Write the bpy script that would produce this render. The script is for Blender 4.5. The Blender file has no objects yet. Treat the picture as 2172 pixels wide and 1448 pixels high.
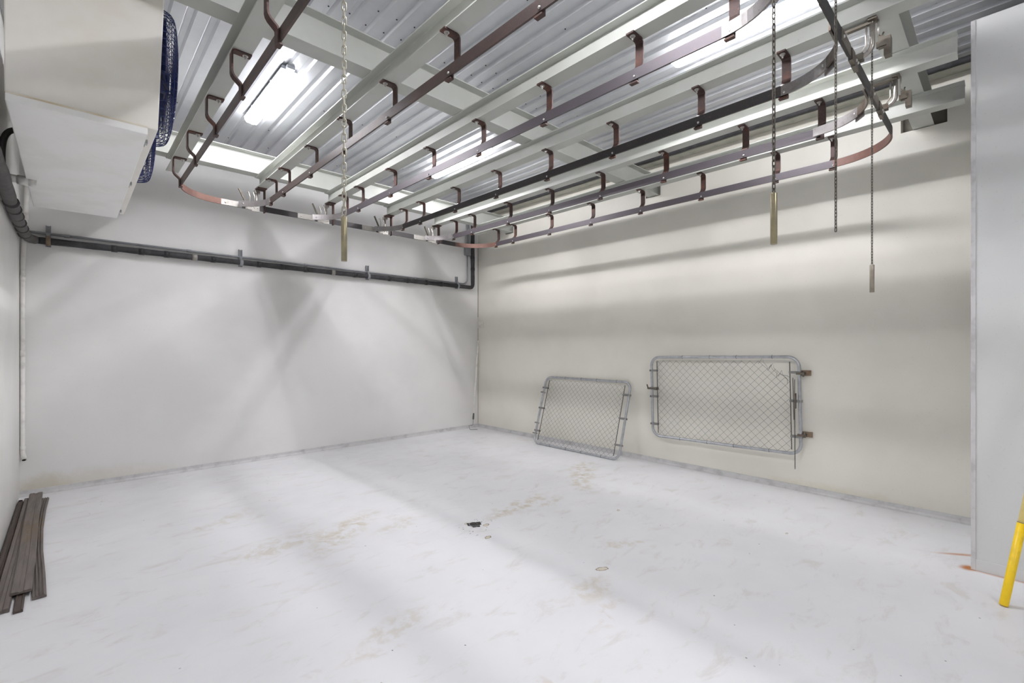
import bpy, bmesh, math, random
from mathutils import Vector, Matrix
random.seed(7)
C = bpy.context.scene.collection
PI = math.pi

# ------------------------------------------------------------------ materials
def srgb(r, g, b):
    f = lambda c: (c/255/12.92) if c/255 <= .04045 else ((c/255+.055)/1.055)**2.4
    return (f(r), f(g), f(b), 1)

class NT:
    def __init__(s, name):
        s.m = bpy.data.materials.new(name); s.m.use_nodes = True
        s.t = s.m.node_tree; s.n = s.t.nodes; s.l = s.t.links
        s.b = s.n['Principled BSDF']
    def new(s, k, **kw):
        n = s.n.new(k)
        for a, v in kw.items(): setattr(n, a, v)
        return n
    def put(s, sock, v):
        if hasattr(v, 'links') or hasattr(v, 'is_linked'): s.l.new(v, sock)
        else: sock.default_value = v
    def math(s, op, a, b=0.0, c=None, clamp=False):
        n = s.new('ShaderNodeMath', operation=op, use_clamp=clamp)
        s.put(n.inputs[0], a); s.put(n.inputs[1], b)
        if c is not None: s.put(n.inputs[2], c)
        return n.outputs[0]
    def ramp(s, v, lo, hi, a=0.0, b=1.0):
        n = s.new('ShaderNodeMapRange', clamp=True, interpolation_type='SMOOTHSTEP')
        s.put(n.inputs[0], v); n.inputs[1].default_value = lo; n.inputs[2].default_value = hi
        n.inputs[3].default_value = a; n.inputs[4].default_value = b
        return n.outputs[0]
    def pos(s):
        if not hasattr(s, '_p'): s._p = s.new('ShaderNodeNewGeometry').outputs['Position']
        return s._p
    def obj(s):
        if not hasattr(s, '_o'): s._o = s.new('ShaderNodeTexCoord').outputs['Object']
        return s._o
    def noise(s, vec, scale, detail=3, rough=.55, dist=0.0):
        n = s.new('ShaderNodeTexNoise'); n.inputs['Scale'].default_value = scale
        n.inputs['Detail'].default_value = detail; n.inputs['Roughness'].default_value = rough
        n.inputs['Distortion'].default_value = dist
        s.l.new(vec, n.inputs['Vector']); return n.outputs[0]
    def scaled(s, vec, sc):
        n = s.new('ShaderNodeVectorMath', operation='MULTIPLY'); s.l.new(vec, n.inputs[0]); n.inputs[1].default_value = sc
        return n.outputs[0]
    def ell(s, c, inv, rot=0.0, warp=None):
        """distance in units of an ellipse at c with 1/radii inv, turned by rot about z"""
        a = s.new('ShaderNodeVectorMath', operation='SUBTRACT'); s.l.new(warp if warp is not None else s.pos(), a.inputs[0]); a.inputs[1].default_value = c
        v = a.outputs[0]
        if rot:
            r = s.new('ShaderNodeVectorRotate', rotation_type='Z_AXIS'); s.l.new(v, r.inputs['Vector']); r.inputs['Angle'].default_value = -rot; v = r.outputs[0]
        v = s.scaled(v, inv)
        l = s.new('ShaderNodeVectorMath', operation='LENGTH'); s.l.new(v, l.inputs[0]); return l.outputs['Value']
    def mix(s, fac, a, b):
        n = s.new('ShaderNodeMix', data_type='RGBA')
        s.put(n.inputs[0], fac); s.put(n.inputs[6], a); s.put(n.inputs[7], b); return n.outputs[2]
    def bump(s, h, strength=.1, dist=.01):
        n = s.new('ShaderNodeBump'); n.inputs['Strength'].default_value = strength; n.inputs['Distance'].default_value = dist
        s.l.new(h, n.inputs['Height']); s.l.new(n.outputs[0], s.b.inputs['Normal'])
    def done(s, col, rough=.5, metal=0.0, spec=None):
        s.put(s.b.inputs['Base Color'], col); s.put(s.b.inputs['Roughness'], rough); s.put(s.b.inputs['Metallic'], metal)
        if spec is not None: s.b.inputs['Specular IOR Level'].default_value = spec
        return s.m

def mat_mottled(name, c1, c2, scale=6, rough=.5, metal=0.0, lo=.4, hi=.65, bump=0.0, spec=None, detail=4, world=False):
    t = NT(name); v = t.pos() if world else t.obj()
    n = t.noise(v, scale, detail, .6)
    col = t.mix(t.ramp(n, lo, hi), srgb(*c1), srgb(*c2))
    if bump: t.bump(t.noise(v, scale*6, 3), bump, .004)
    return t.done(col, rough, metal, spec)

def mat_wall(name, c, dirt=None):
    t = NT(name); p = t.pos()
    col = t.mix(t.ramp(t.noise(p, 1.3, 3), .35, .7), srgb(*c), srgb(*[x-7 for x in c]))
    col = t.mix(t.math('MULTIPLY', t.ramp(t.noise(p, 60, 2), .66, .72), .12), col, srgb(150, 146, 130))
    for (cc, inv, k, dc) in dirt or []:
        d = t.ell(cc, inv); n = t.noise(t.scaled(p, (1, 1, 1)), 9, 4, .65)
        f = t.math('MULTIPLY', t.ramp(t.math('ADD', d, t.math('MULTIPLY', n, .9)), .75, 1.5, k, 0.0), 1.0)
        col = t.mix(f, col, srgb(*dc))
    t.bump(t.noise(p, 45, 3), .05, .004)
    return t.done(col, .38, 0, .35)

def mat_floor():
    t = NT('floor_paint'); p = t.pos()
    wn = t.new('ShaderNodeTexNoise'); wn.inputs['Scale'].default_value = 7; wn.inputs['Detail'].default_value = 4; t.l.new(p, wn.inputs['Vector'])
    w1 = t.new('ShaderNodeVectorMath', operation='MULTIPLY_ADD'); t.l.new(wn.outputs['Color'], w1.inputs[0]); w1.inputs[1].default_value = (.28, .28, 0); 
    w0 = t.new('ShaderNodeVectorMath', operation='ADD'); t.l.new(p, w0.inputs[0]); w0.inputs[1].default_value = (-.14, -.14, 0); t.l.new(w0.outputs[0], w1.inputs[2])
    warp = w1.outputs[0]
    col = t.mix(t.ramp(t.noise(p, .9, 4), .35, .7), srgb(226, 226, 228), srgb(218, 218, 220))
    sm = t.ramp(t.noise(t.scaled(p, (1.0, 2.2, 1)), 3.2, 6, .7, .6), .52, .72)
    col = t.mix(t.math('MULTIPLY', sm, .34), col, srgb(188, 181, 168))
    blot = t.noise(p, 11, 6, .72, .4)
    # yellowish stains, each at its own place
    for (x, y, rx, ry, a, k) in [(4.40, 3.45, .62, .16, .55, .50), (4.05, 3.15, .45, .14, .8, .35), (3.05, 3.12, .50, .11, .15, .55), (3.35, 3.0, .25, .08, .3, .35),
                                 (1.60, 3.66, .55, .18, .7, .45), (1.15, 3.75, .40, .16, .2, .35), (2.0, 3.5, .3, .12, .3, .3), (3.04, 1.98, .28, .08, -.5, .35), (2.35, 1.75, .22, .12, .3, .3),
                                 (.95, 4.6, .4, .12, .4, .25), (1.2, 2.2, .35, .1, .3, .28), (.75, 1.7, .3, .08, .6, .3), (5.2, 5.2, .5, .12, 1.4, .18)]:
        d = t.ell((x, y, 0), (1/rx, 1/ry, 0), a, warp)
        f = t.math('MULTIPLY', t.ramp(d, .35, 1.15, k, 0.0), t.ramp(blot, .40, .62))
        col = t.mix(f, col, srgb(176, 158, 112))
    # reddish worn areas in the near floor
    for (x, y, rx, ry, a) in [(2.2, 1.55, .25, .06, .4), (1.45, 1.35, .2, .05, .9), (1.1, 1.55, .14, .05, .2)]:
        d = t.ell((x, y, 0), (1/rx, 1/ry, 0), a, warp)
        col = t.mix(t.math('MULTIPLY', t.ramp(d, .3, 1.1, .3, 0.0), t.ramp(blot, .42, .6)), col, srgb(190, 165, 140))
    # peeled paint chips, bare cream under a dark rim
    for (x, y, rx, ry, a) in [(2.592, 1.861, .045, .022, -.45), (2.37, 2.78, .03, .02, .2), (.93, 1.28, .03, .012, .6), (1.33, 1.49, .022, .012, .2), (4.15, 1.2, .018, .008, .1), (2.52, 2.98, .03, .02, .2), (2.42, 3.12, .02, .012, .5), (3.62, 2.42, .02, .012, .5)]:
        d = t.ell((x, y, 0), (1/rx, 1/ry, 0), a)
        d = t.math('ADD', d, t.math('MULTIPLY', t.math('SUBTRACT', t.noise(p, 60, 2), .5), .9))
        col = t.mix(t.ramp(d, 1.0, 1.12, 1, 0), col, srgb(120, 100, 80))
        col = t.mix(t.ramp(d, .78, .9, 1, 0), col, srgb(206, 200, 184))
    # dark specks round the drain and here and there
    vo = t.new('ShaderNodeTexVoronoi'); vo.inputs['Scale'].default_value = 34; t.l.new(p, vo.inputs['Vector'])
    near = t.ell((2.46, 2.98, 0), (1/.24, 1/.2, 0), .3)
    sp = t.math('MULTIPLY', t.ramp(vo.outputs['Distance'], .16, .24, 1, 0), t.math('MULTIPLY', t.ramp(near, .5, 1.1, 1, 0), t.ramp(t.noise(p, 14, 1), .5, .56)))
    col = t.mix(sp, col, srgb(66, 60, 56))
    vo2 = t.new('ShaderNodeTexVoronoi'); vo2.inputs['Scale'].default_value = 9; t.l.new(p, vo2.inputs['Vector'])
    sp2 = t.math('MULTIPLY', t.ramp(vo2.outputs['Distance'], .035, .055, .8, 0), t.ramp(t.noise(p, 2.3, 1), .52, .56))
    col = t.mix(sp2, col, srgb(110, 104, 98))
    # rust at the foot of the partition corner
    for (c, inv, a, k) in [((4.66, .19, 0), (1/.22, 1/.026, 0), -.95, .75), ((4.40, .17, 0), (1/.07, 1/.05, 0), -.5, 1.0), ((4.375, .0, 0), (1/.02, 1/.25, 0), 0, .55)]:
        d = t.ell(c, inv, a, None)
        col = t.mix(t.math('MULTIPLY', t.ramp(d, .2, 1.2, k, 0), t.ramp(blot, .25, .5)), col, srgb(186, 112, 34))
    t.bump(t.noise(p, 25, 4), .06, .004)
    return t.done(col, t.ramp(t.noise(p, 5, 4), .3, .7, .30, .46), 0, .42)

def mat_simple(name, c, rough=.5, metal=0.0, spec=None):
    return mat_mottled(name, c, [max(0, int(x*.9)) for x in c], 9, rough, metal, .45, .7, 0, spec)

def mat_emit(name, c, strength):
    t = NT(name); t.b.inputs['Base Color'].default_value = srgb(*c); t.b.inputs['Emission Color'].default_value = srgb(*c)
    t.b.inputs['Emission Strength'].default_value = strength; return t.m

M = {}
M['wall'] = mat_wall('wall_paint', (229, 228, 225))
M['wall_back'] = mat_wall('wall_paint_back', (228, 227, 225), [((.1, 6.7, .02), (1/1.0, 1, 1/.20), .22, (190, 178, 140)), ((-.2, 6.7, .05), (1/.35, 1, 1/.16), .3, (184, 170, 128)), ((2.2, 6.7, -.03), (1/.9, 1, 1/.10), .35, (196, 188, 160))])
M['wall_right'] = mat_wall('wall_paint_right', (229, 226, 216), [((5.48, 1.2, .0), (1, 1/.9, 1/.14), .3, (190, 178, 140))])
M['partition'] = mat_wall('partition_paint', (214, 215, 214))
M['kerb'] = mat_simple('kerb_paint', (204, 203, 203), .42)
M['floor'] = mat_floor()
M['deck'] = mat_mottled('galvanised_deck', (206, 208, 212), (199, 201, 206), 5, .38, .35, .3, .75)
M['screw'] = mat_simple('screw_dark', (52, 54, 62), .6)
def mat_girder():
    t = NT('girder_paint'); p = t.pos()
    col = t.mix(t.ramp(t.noise(p, 2.0, 4), .35, .7), srgb(188, 190, 185), srgb(178, 180, 173))
    f = t.math('MULTIPLY', t.ramp(t.noise(p, 9, 6, .75, .5), .66, .74), .55)
    col = t.mix(f, col, srgb(140, 112, 70))
    return t.done(col, .42, 0, .4)
M['girder'] = mat_girder()
def mat_rust(name, dark, rust, lo=.45, hi=.68, rough=.55, metal=.35):
    t = NT(name); p = t.pos()
    col = t.mix(t.ramp(t.noise(p, 7, 5, .7), lo, hi), srgb(*dark), srgb(*rust))
    col = t.mix(t.math('MULTIPLY', t.ramp(t.noise(p, 90, 3, .7), .58, .68), .5), col, srgb(120, 92, 82))
    t.bump(t.noise(p, 120, 3), .1, .002)
    return t.done(col, rough, metal)
M['hanger'] = mat_rust('rusty_hanger_steel', (74, 58, 55), (104, 66, 54))
M['rail'] = mat_rust('rail_steel', (90, 85, 90), (98, 80, 77), .55, .85, .42, .5)
M['rail_dark'] = mat_rust('rail_steel_dark', (66, 64, 65), (76, 66, 64), .55, .8, .5, .4)
M['rail_brown'] = mat_rust('rail_steel_brown', (80, 68, 66), (96, 74, 68), .45, .75, .45, .45)
M['rail_rust'] = mat_rust('rail_end_rust', (116, 88, 80), (130, 97, 86), .4, .7, .5, .3)
M['worn'] = mat_rust('worn_bright_steel', (196, 192, 186), (158, 150, 142), .5, .72, .34, .6)
M['tongue'] = mat_rust('switch_tongue_steel', (150, 146, 146), (128, 122, 120), .45, .7, .36, .6)
M['zinc'] = mat_simple('zinc_bolt', (206, 204, 200), .32, .7)
M['oldsteel'] = mat_rust('greasy_steel', (112, 106, 96), (90, 70, 60), .5, .7, .4, .55)
M['conduit'] = mat_simple('grey_conduit', (150, 152, 156), .45, .3)
M['insul'] = mat_mottled('black_foam_insulation', (52, 51, 53), (66, 65, 67), 12, .75)
M['insul_grey'] = mat_mottled('grey_foam_insulation', (92, 89, 88), (80, 78, 77), 12, .72)
M['tape'] = mat_simple('dark_tape', (40, 39, 41), .35)
M['tape_grey'] = mat_simple('silver_tape', (150, 146, 140), .35, .3)
M['clamp'] = mat_rust('brown_clamp', (140, 122, 104), (112, 92, 74))
M['pvc'] = mat_simple('white_pvc', (228, 226, 222), .35)
M['unit'] = mat_mottled('unit_white_enamel', (238, 235, 228), (231, 226, 215), 2.5, .32, 0, .4, .75)
M['unit_pan'] = mat_mottled('unit_pan_enamel', (242, 242, 240), (236, 235, 231), 3, .34)
M['unit_edge'] = mat_mottled('unit_edge_yellowed', (226, 219, 203), (206, 192, 162), 6, .4)
M['blue'] = mat_simple('blue_coated_wire', (20, 36, 96), .35)
M['bluefan'] = mat_simple('blue_fan', (24, 38, 90), .45)
M['lamp'] = mat_emit('lamp_diffuser', (252, 251, 255), 18)
M['tube'] = mat_emit('lamp_light_strip', (252, 251, 255), 104)
M['housing'] = mat_simple('lamp_housing_grey', (186, 190, 196), .45)
M['galv'] = mat_mottled('galvanised_tube', (186, 188, 191), (168, 170, 174), 20, .30, .6)
M['band'] = mat_simple('dull_zinc_band', (140, 139, 136), .42, .4)
M['steel2'] = mat_rust('bright_switch_steel', (176, 171, 164), (128, 120, 110), .5, .72, .3, .7)
M['wire'] = mat_simple('fence_wire', (98, 96, 92), .5, .5)
M['chain'] = mat_simple('chain_zinc', (190, 186, 172), .35, .7)
M['chain_dark'] = mat_simple('chain_dark', (104, 98, 90), .45, .6)
M['brass'] = mat_mottled('yellowed_zinc_tube', (164, 155, 126), (142, 135, 114), 10, .3, .65)
M['yellow'] = mat_simple('yellow_plastic', (248, 208, 28), .38)
M['yellow_pale'] = mat_simple('pale_yellow_plastic', (255, 232, 150), .38)
M['pole'] = mat_simple('white_pole', (243, 241, 234), .4)
M['grip'] = mat_simple('grey_grip', (96, 94, 90), .6)
def mat_plank(name, c1, c2):
    t = NT(name); p = t.pos()
    col = t.mix(t.ramp(t.noise(t.scaled(p, (16, 1.2, 1)), 2.4, 5, .7), .35, .7), srgb(*c1), srgb(*c2))
    d = t.ell((-.22, 5.4, 0), (1/.13, 1/.55, 0)); 
    col = t.mix(t.math('MULTIPLY', t.ramp(d, .3, 1.2, .7, 0), t.ramp(t.noise(p, 12, 5, .7), .42, .6)), col, srgb(112, 92, 66))
    return t.done(col, .6)
M['plank'] = mat_plank('plank_grey_brown', (116, 107, 102), (94, 86, 82))
M['plank2'] = mat_plank('plank_dark_brown', (84, 72, 66), (70, 60, 55))
M['dark'] = mat_simple('dark_hole', (26, 25, 26), .9)
M['hole'] = mat_simple('dim_cavity', (150, 146, 138), .9)
M['drain'] = mat_mottled('dark_drain_debris', (40, 38, 38), (84, 76, 66), 60, .8, 0, .5, .7, .4)
M['plastic'] = mat_simple('outlet_plastic', (224, 221, 212), .4)
M['handle'] = mat_mottled('aged_steel_handle', (158, 150, 136), (136, 128, 116), 14, .35, .6)
M['hinge'] = mat_rust('rusty_hinge_plate', (150, 132, 112), (120, 84, 58))
M['seal'] = mat_simple('corner_sealant', (176, 172, 158), .6)
M['ledge'] = mat_simple('ledge_paint', (176, 176, 164), .5)

# ------------------------------------------------------------------ mesh builder
class MB:
    def __init__(s): s.v = []; s.f = []; s.mi = []; s.sm = []; s.cur = 0
    def add(s, vs, fs, smooth=False):
        o = len(s.v); s.v += [tuple(v) for v in vs]
        for f in fs: s.f.append([o+i for i in f]); s.mi.append(s.cur); s.sm.append(smooth)
        return s
    def box(s, a, b, rot=None, at=None):
        x0, y0, z0 = a; x1, y1, z1 = b
        vs = [Vector(p) for p in [(x0, y0, z0), (x1, y0, z0), (x1, y1, z0), (x0, y1, z0), (x0, y0, z1), (x1, y0, z1), (x1, y1, z1), (x0, y1, z1)]]
        if rot is not None: vs = [rot @ v for v in vs]
        if at is not None: vs = [v+Vector(at) for v in vs]
        return s.add(vs, [(3, 2, 1, 0), (4, 5, 6, 7), (0, 1, 5, 4), (1, 2, 6, 5), (2, 3, 7, 6), (3, 0, 4, 7)])
    def prism(s, poly, fn, d0, d1):
        """poly in 2-D, fn(p,q,d)->xyz; caps are n-gons"""
        n = len(poly)
        vs = [fn(p, q, d0) for p, q in poly]+[fn(p, q, d1) for p, q in poly]
        fs = [(i, (i+1) % n, n+(i+1) % n, n+i) for i in range(n)]+[tuple(range(n-1, -1, -1)), tuple(range(n, 2*n))]
        return s.add(vs, fs)
    def tube(s, path, r, n=10, closed=False, cap=True, smooth=True, flat=None):
        P = [Vector(p) for p in path]; m = len(P); T = []
        for i in range(m):
            a = P[(i-1) % m] if (closed or i > 0) else P[i]; b = P[(i+1) % m] if (closed or i < m-1) else P[i]
            t = (b-a); T.append(t.normalized() if t.length > 1e-9 else Vector((0, 0, 1)))
        u = T[0].orthogonal().normalized(); vs = []
        R = r if isinstance(r, (list, tuple)) else [r]*m
        for i in range(m):
            u = (u-T[i]*u.dot(T[i])); u = u.normalized() if u.length > 1e-6 else T[i].orthogonal().normalized()
            w = T[i].cross(u)
            for k in range(n):
                a = 2*PI*(k+.5)/n; vs.append(P[i]+u*(R[i]*math.cos(a))+w*(R[i]*math.sin(a)))
        fs = []
        for i in range(m if closed else m-1):
            j = (i+1) % m
            for k in range(n): fs.append((i*n+k, i*n+(k+1) % n, j*n+(k+1) % n, j*n+k))
        s.add(vs, fs, smooth)
        if cap and not closed:
            o = len(s.v)-len(vs)
            s.f.append([o+k for k in range(n-1, -1, -1)]); s.f.append([o+(m-1)*n+k for k in range(n)]); s.mi += [s.cur]*2; s.sm += [False]*2
        return s
    def cyl(s, a, b, r, n=12, smooth=True): return s.tube([a, b], r, n, smooth=smooth)
    def strip(s, path, th, fn, d0, d1):
        """a flat bar bent along a 2-D path, thickness th, from d0 to d1 across"""
        m = len(path); L = []; Rr = []
        for i in range(m):
            a = Vector(path[max(i-1, 0)]); b = Vector(path[i]); c = Vector(path[min(i+1, m-1)])
            t1 = (b-a).normalized() if i else (c-b).normalized(); t2 = (c-b).normalized() if i < m-1 else t1
            nn = Vector((-(t1+t2).y, (t1+t2).x)).normalized(); k = th/2/max(.4, nn.dot(Vector((-t1.y, t1.x))))
            L.append(b+nn*k); Rr.append(b-nn*k)
        vs = []
        for d in (d0, d1):
            vs += [fn(p.x, p.y, d) for p in L]+[fn(p.x, p.y, d) for p in Rr]
        fs = []
        for i in range(m-1):
            fs += [(i, i+1, m+i+1, m+i), (2*m+i, 3*m+i, 3*m+i+1, 2*m+i+1), (i, 2*m+i, 2*m+i+1, i+1), (m+i, m+i+1, 3*m+i+1, 3*m+i)]
        fs += [(0, m, 3*m, 2*m), (m-1, 3*m-1, 4*m-1, 2*m-1)]
        return s.add(vs, fs)
    def build(s, name, mat, parent=None, bevel=0.0, at=None):
        me = bpy.data.meshes.new(name); me.from_pydata(s.v, [], s.f)
        mats = mat if isinstance(mat, list) else [mat]
        for m in mats: me.materials.append(m)
        me.polygons.foreach_set('material_index', s.mi); me.polygons.foreach_set('use_smooth', s.sm)
        bm = bmesh.new(); bm.from_mesh(me); bmesh.ops.recalc_face_normals(bm, faces=bm.faces)
        if at is not None: bmesh.ops.translate(bm, verts=bm.verts, vec=-Vector(at))
        bm.to_mesh(me); bm.free()
        o = bpy.data.objects.new(name, me); C.objects.link(o)
        if at is not None: o.location = at
        if parent: o.parent = parent
        if bevel:
            b = o.modifiers.new('bevel', 'BEVEL'); b.width = bevel; b.segments = 2; b.limit_method = 'ANGLE'; b.angle_limit = math.radians(50)
        return o

def XZ(p, q, d): return (p, d, q)      # path in x-z, width along y
def YZ(p, q, d): return (d, p, q)      # path in y-z, width along x
def XY(p, q, d): return (p, q, d)      # path in x-y, width along z

def thing(name, label, cat, loc=(0, 0, 0), group=None):
    o = bpy.data.objects.new(name, None); C.objects.link(o); o.location = loc; o.empty_display_size = .05
    return tag(o, label, cat, group)
def tag(o, label, cat, group=None, kind=None):
    o['label'] = label; o['category'] = cat
    if group: o['group'] = group
    if kind: o['kind'] = kind
    return o
def struct(o, label=None):
    o['kind'] = 'structure'
    if label: o['label'] = label
    return o
def copy_tree(o, loc, label, group=None):
    r = o.copy(); C.objects.link(r); r.location = loc; r['label'] = label
    if group: r['group'] = group
    for ch in list(o.children):
        c = ch.copy(); C.objects.link(c); c.parent = r
        for g in list(ch.children):
            d = g.copy(); C.objects.link(d); d.parent = c
    return r
def smooth(P, n=5):
    P = [Vector(p) for p in P]; out = []
    for i in range(len(P)-1):
        a, b_, c, d = P[max(0, i-1)], P[i], P[i+1], P[min(len(P)-1, i+2)]
        for j in range(n):
            t_ = j/n; out.append(.5*((2*b_)+(c-a)*t_+(2*a-5*b_+4*c-d)*t_*t_+(3*b_-a-3*c+d)*t_**3))
    return out+[P[-1]]
def arc(cx, cy, r, a0, a1, n):
    return [(cx+r*math.cos(math.radians(a0+(a1-a0)*i/n)), cy+r*math.sin(math.radians(a0+(a1-a0)*i/n))) for i in range(n+1)]
ORD = ['first', 'second', 'third', 'fourth', 'fifth', 'sixth', 'seventh', 'eighth', 'ninth']

# ------------------------------------------------------------------ room shell
XL, XR, YB, YF = -.367, 5.485, 6.715, -3.6
DZ = 3.900                                  # underside of the roof deck
GT = 3.668                                  # top of the cross girders and of the partition
PX, PY = 4.387, .154                        # partition corner
def shell(name, boxes, mat, label, bevel=0):
    b = MB()
    for a, c in boxes: b.box(a, c)
    return struct(b.build(name, mat, None, bevel), label)
shell('floor', [((XL-.15, YF-.15, -.12), (XR+.2, YB+.2, 0))], M['floor'], 'white painted concrete floor with yellow stains')
shell('wall_back', [((XL-.15, YB, 0), (XR+.15, YB+.15, 4.1))], M['wall_back'], 'cream wall behind the black pipe run')
shell('wall_left', [((XL-.15, YF, 0), (XL, YB, 4.1))], M['wall'], 'cream wall beside the cooling unit')
shell('wall_front', [((XL-.15, YF-.15, 0), (PX+1.3, YF, 4.1))], M['wall'], 'cream wall opposite the black pipe run')
holes = [(.345, .655, 3.425, 3.69), (3.035, 3.245, 3.422, 3.68), (5.765, 5.96, 3.418, 3.68)]
zs = 3.418
wb = [((XR, YF, 0), (XR+.15, YB+.15, zs))]
ys = [YF]+[h for q in holes for h in q[:2]]+[YB+.15]
for i in range(0, len(ys), 2): wb.append(((XR, ys[i], zs), (XR+.15, ys[i+1], 3.915)))
for h in holes: wb += [((XR, h[0], zs), (XR+.15, h[1], h[2])), ((XR, h[0], h[3]), (XR+.15, h[1], 3.915))]
shell('wall_right', wb, M['wall_right'], 'cream wall with the chain-link gates')
b = MB()
for h in holes: b.box((XR+.152, h[0]-.05, h[2]-.05), (XR+.16, h[1]+.05, h[3]+.05))
struct(b.build('trim_4', M['hole']), 'dark backs of the girder pockets in the gate wall')
shell('wall_partition', [((PX, YF, 0), (XR, PY, GT+.005))], M['partition'], 'pale grey partition end beside the yellow pole', .008)
# corner strip of the partition
b = MB(); b.box((PX-.006, PY-.018, 0), (PX+.02, PY+.006, GT)); struct(b.build('trim_1', M['kerb'], None, .003), 'pale vertical corner strip on the partition')
# coved kerb at the foot of the walls
def kerb(name, fn, d0, d1, label):
    b = MB(); b.prism([(0, 0), (.05, 0), (.026, .008), (.016, .022), (.013, .05), (0, .054)], fn, d0, d1)
    struct(b.build(name, M['kerb']), label)
kerb('baseboard_back', lambda p, q, d: (d, YB-p, q), XL, XR, 'grey coved kerb below the pipe wall')
kerb('baseboard_right', lambda p, q, d: (XR-p, d, q), PY, YB, 'grey coved kerb below the gate wall')
b = MB(); b.box((PX-.004, YF, .0), (PX, PY, .075)); b.box((PX, PY, 0), (XR, PY+.004, .075))
struct(b.build('baseboard_partition', M['partition'], None, .002), 'low painted base band of the partition')
# ceiling deck: trapezoidal sheet, ribs along the girders
P = .1413; A0 = 1.512; prof = []
a = A0+P*-14
while a < XR-.16:
    prof += [(a, DZ), (a+.077, DZ), (a+.092, DZ+.022), (a+P-.015, DZ+.022)]; a += P
prof = [(XL-.1, DZ+.022)]+prof+[(a, DZ), (XR+.1, DZ)]
b = MB(); n = len(prof)
vs = [(p, YF-.1, q) for p, q in prof]+[(p, YB+.1, q) for p, q in prof]
b.add(vs, [(i, i+1, n+i+1, n+i) for i in range(n-1)])
b.box((XL-.1, YF-.1, DZ+.05), (XR+.15, YB+.1, DZ+.07))
b.cur = 1
for i, yy in enumerate((3.11, 3.31, 3.76, 4.0, 4.86, 5.69, 6.22, 2.31, 1.48, .70, .33)):
    k = 0; a = A0+P*-14
    while a < XR-.2:
        if yy in (3.11, 3.31, .33) or (k+i*2) % 3 == 0:
            xs = a+.092+.017; b.cyl((xs, yy+.02*math.sin(k*2.3), DZ+.0215), (xs, yy+.02*math.sin(k*2.3), DZ+.018), .006, 8, False)
        a += P; k += 1
o = b.build('ceiling', [M['deck'], M['screw']]); struct(o, 'ribbed galvanised roof deck')
# painted steel ledge along the top of the right wall
b = MB(); b.box((5.347, YF, 3.815), (XR, YB, 3.828)); b.box((5.347, YF, 3.828), (5.352, YB, 3.84))
struct(b.build('trim_2', M['ledge']), 'painted steel ledge along the top of the gate wall')
b = MB(); b.box((XR-.014, YB-.012, 2.02), (XR-.002, YB-.001, 3.3)); b.box((XR-.008, YB-.006, .06), (XR-.001, YB-.001, 1.82))
struct(b.build('trim_3', M['seal']), 'thin sealant strip in the corner by the roller pole')

# ------------------------------------------------------------------ girders
def ibeam(b, fn, d0, d1, h, w, tf, tw):
    a = w/2; t = tw/2
    b.prism([(-a, 0), (a, 0), (a, tf*.8), (t+.006, tf*1.25), (t, tf*1.6), (t, h-tf*1.6), (t+.006, h-tf*1.25), (a, h-tf*.8), (a, h), (-a, h), (-a, h-tf*.8), (-t-.006, h-tf*1.25), (-t, h-tf*1.6), (-t, tf*1.6), (-t-.006, tf*1.25), (-a, tf*.8)], fn, d0, d1)
GZ0, GZ1 = 3.295, 3.43
GX = [.762, 1.590, 2.390, 3.208, 3.998, 4.778]
GN = ['girder nearest the cooling unit', 'second girder from the cooling unit', 'third girder from the cooling unit', 'third girder from the gate wall', 'second girder from the gate wall', 'girder nearest the gate wall']
RN = ['rail nearest the cooling unit', 'second rail from the cooling unit', 'third rail from the cooling unit', 'third rail from the gate wall', 'second rail from the gate wall', 'rail nearest the gate wall']
gl = ['pale grey steel I-beam carrying the rail nearest the cooling unit', 'pale grey steel I-beam above the second rail from the cooling unit', 'pale grey steel I-beam above the third rail from the cooling unit',
      'pale grey steel I-beam above the third rail from the gate wall', 'pale grey steel I-beam above the second rail from the gate wall', 'pale grey steel I-beam above the rail nearest the gate wall']
for x, l in zip(GX, gl):
    b = MB(); ibeam(b, lambda p, q, d: (x+p, d, GZ0+q), .205, 5.93, GZ1-GZ0, .107, .009, .007)
    tag(b.build('rail_girder', M['girder'], None, at=(x, 3, GZ0)), l, 'steel beam', 'girders carrying the overhead rails', 'thing')
for y, l in [(5.85, 'deep steel cross beam under the deck next to the pipe wall'), (3.13, 'deep steel cross beam spanning the middle of the roof'), (.50, 'deep steel cross beam under the deck next to the grey partition')]:
    b = MB(); ibeam(b, lambda p, q, d: (d, y+p, GZ1+q), XL+.0, 5.62, GT-GZ1, .142, .010, .008)
    tag(b.build('cross_girder', M['girder'], None, at=(2.5, y, GZ1)), l, 'steel beam', 'cross beams under the roof deck', 'thing')

# ------------------------------------------------------------------ overhead rails
RZ0, RZ1, RT = 3.035, 3.098, .012
RX = [.770, 1.572, 2.372, 3.187, 4.007, 4.787]
RB, RF, CR = 5.87, .573, .45
rm = [M['rail_brown'], M['rail_brown'], M['rail'], M['rail_dark'], M['rail'], M['rail']]
rl = ['brown flat-bar meat rail nearest the cooling unit', 'brown flat-bar meat rail, second from the cooling unit', 'purplish flat-bar meat rail, third from the cooling unit', 'blackish flat-bar meat rail, third from the gate wall',
      'grey flat-bar meat rail, second from the gate wall', 'grey flat-bar meat rail nearest the gate wall']
HY = [5.05, 4.32, 3.615, 2.905, 2.19, 1.48]
for i in range(6):
    y0, y1 = (RF+CR, RB-CR) if i in (0, 5) else (.938, 5.468)
    t = thing('overhead_rail', rl[i], 'rail', (RX[i], 3.2, RZ0), 'overhead meat rails')
    b = MB(); b.box((RX[i]-RT/2, y0, RZ0), (RX[i]+RT/2, y1, RZ1)); o = b.build('rail_bar', rm[i], t, at=(RX[i], 3.2, RZ0)); o.location = (0, 0, 0)
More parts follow.
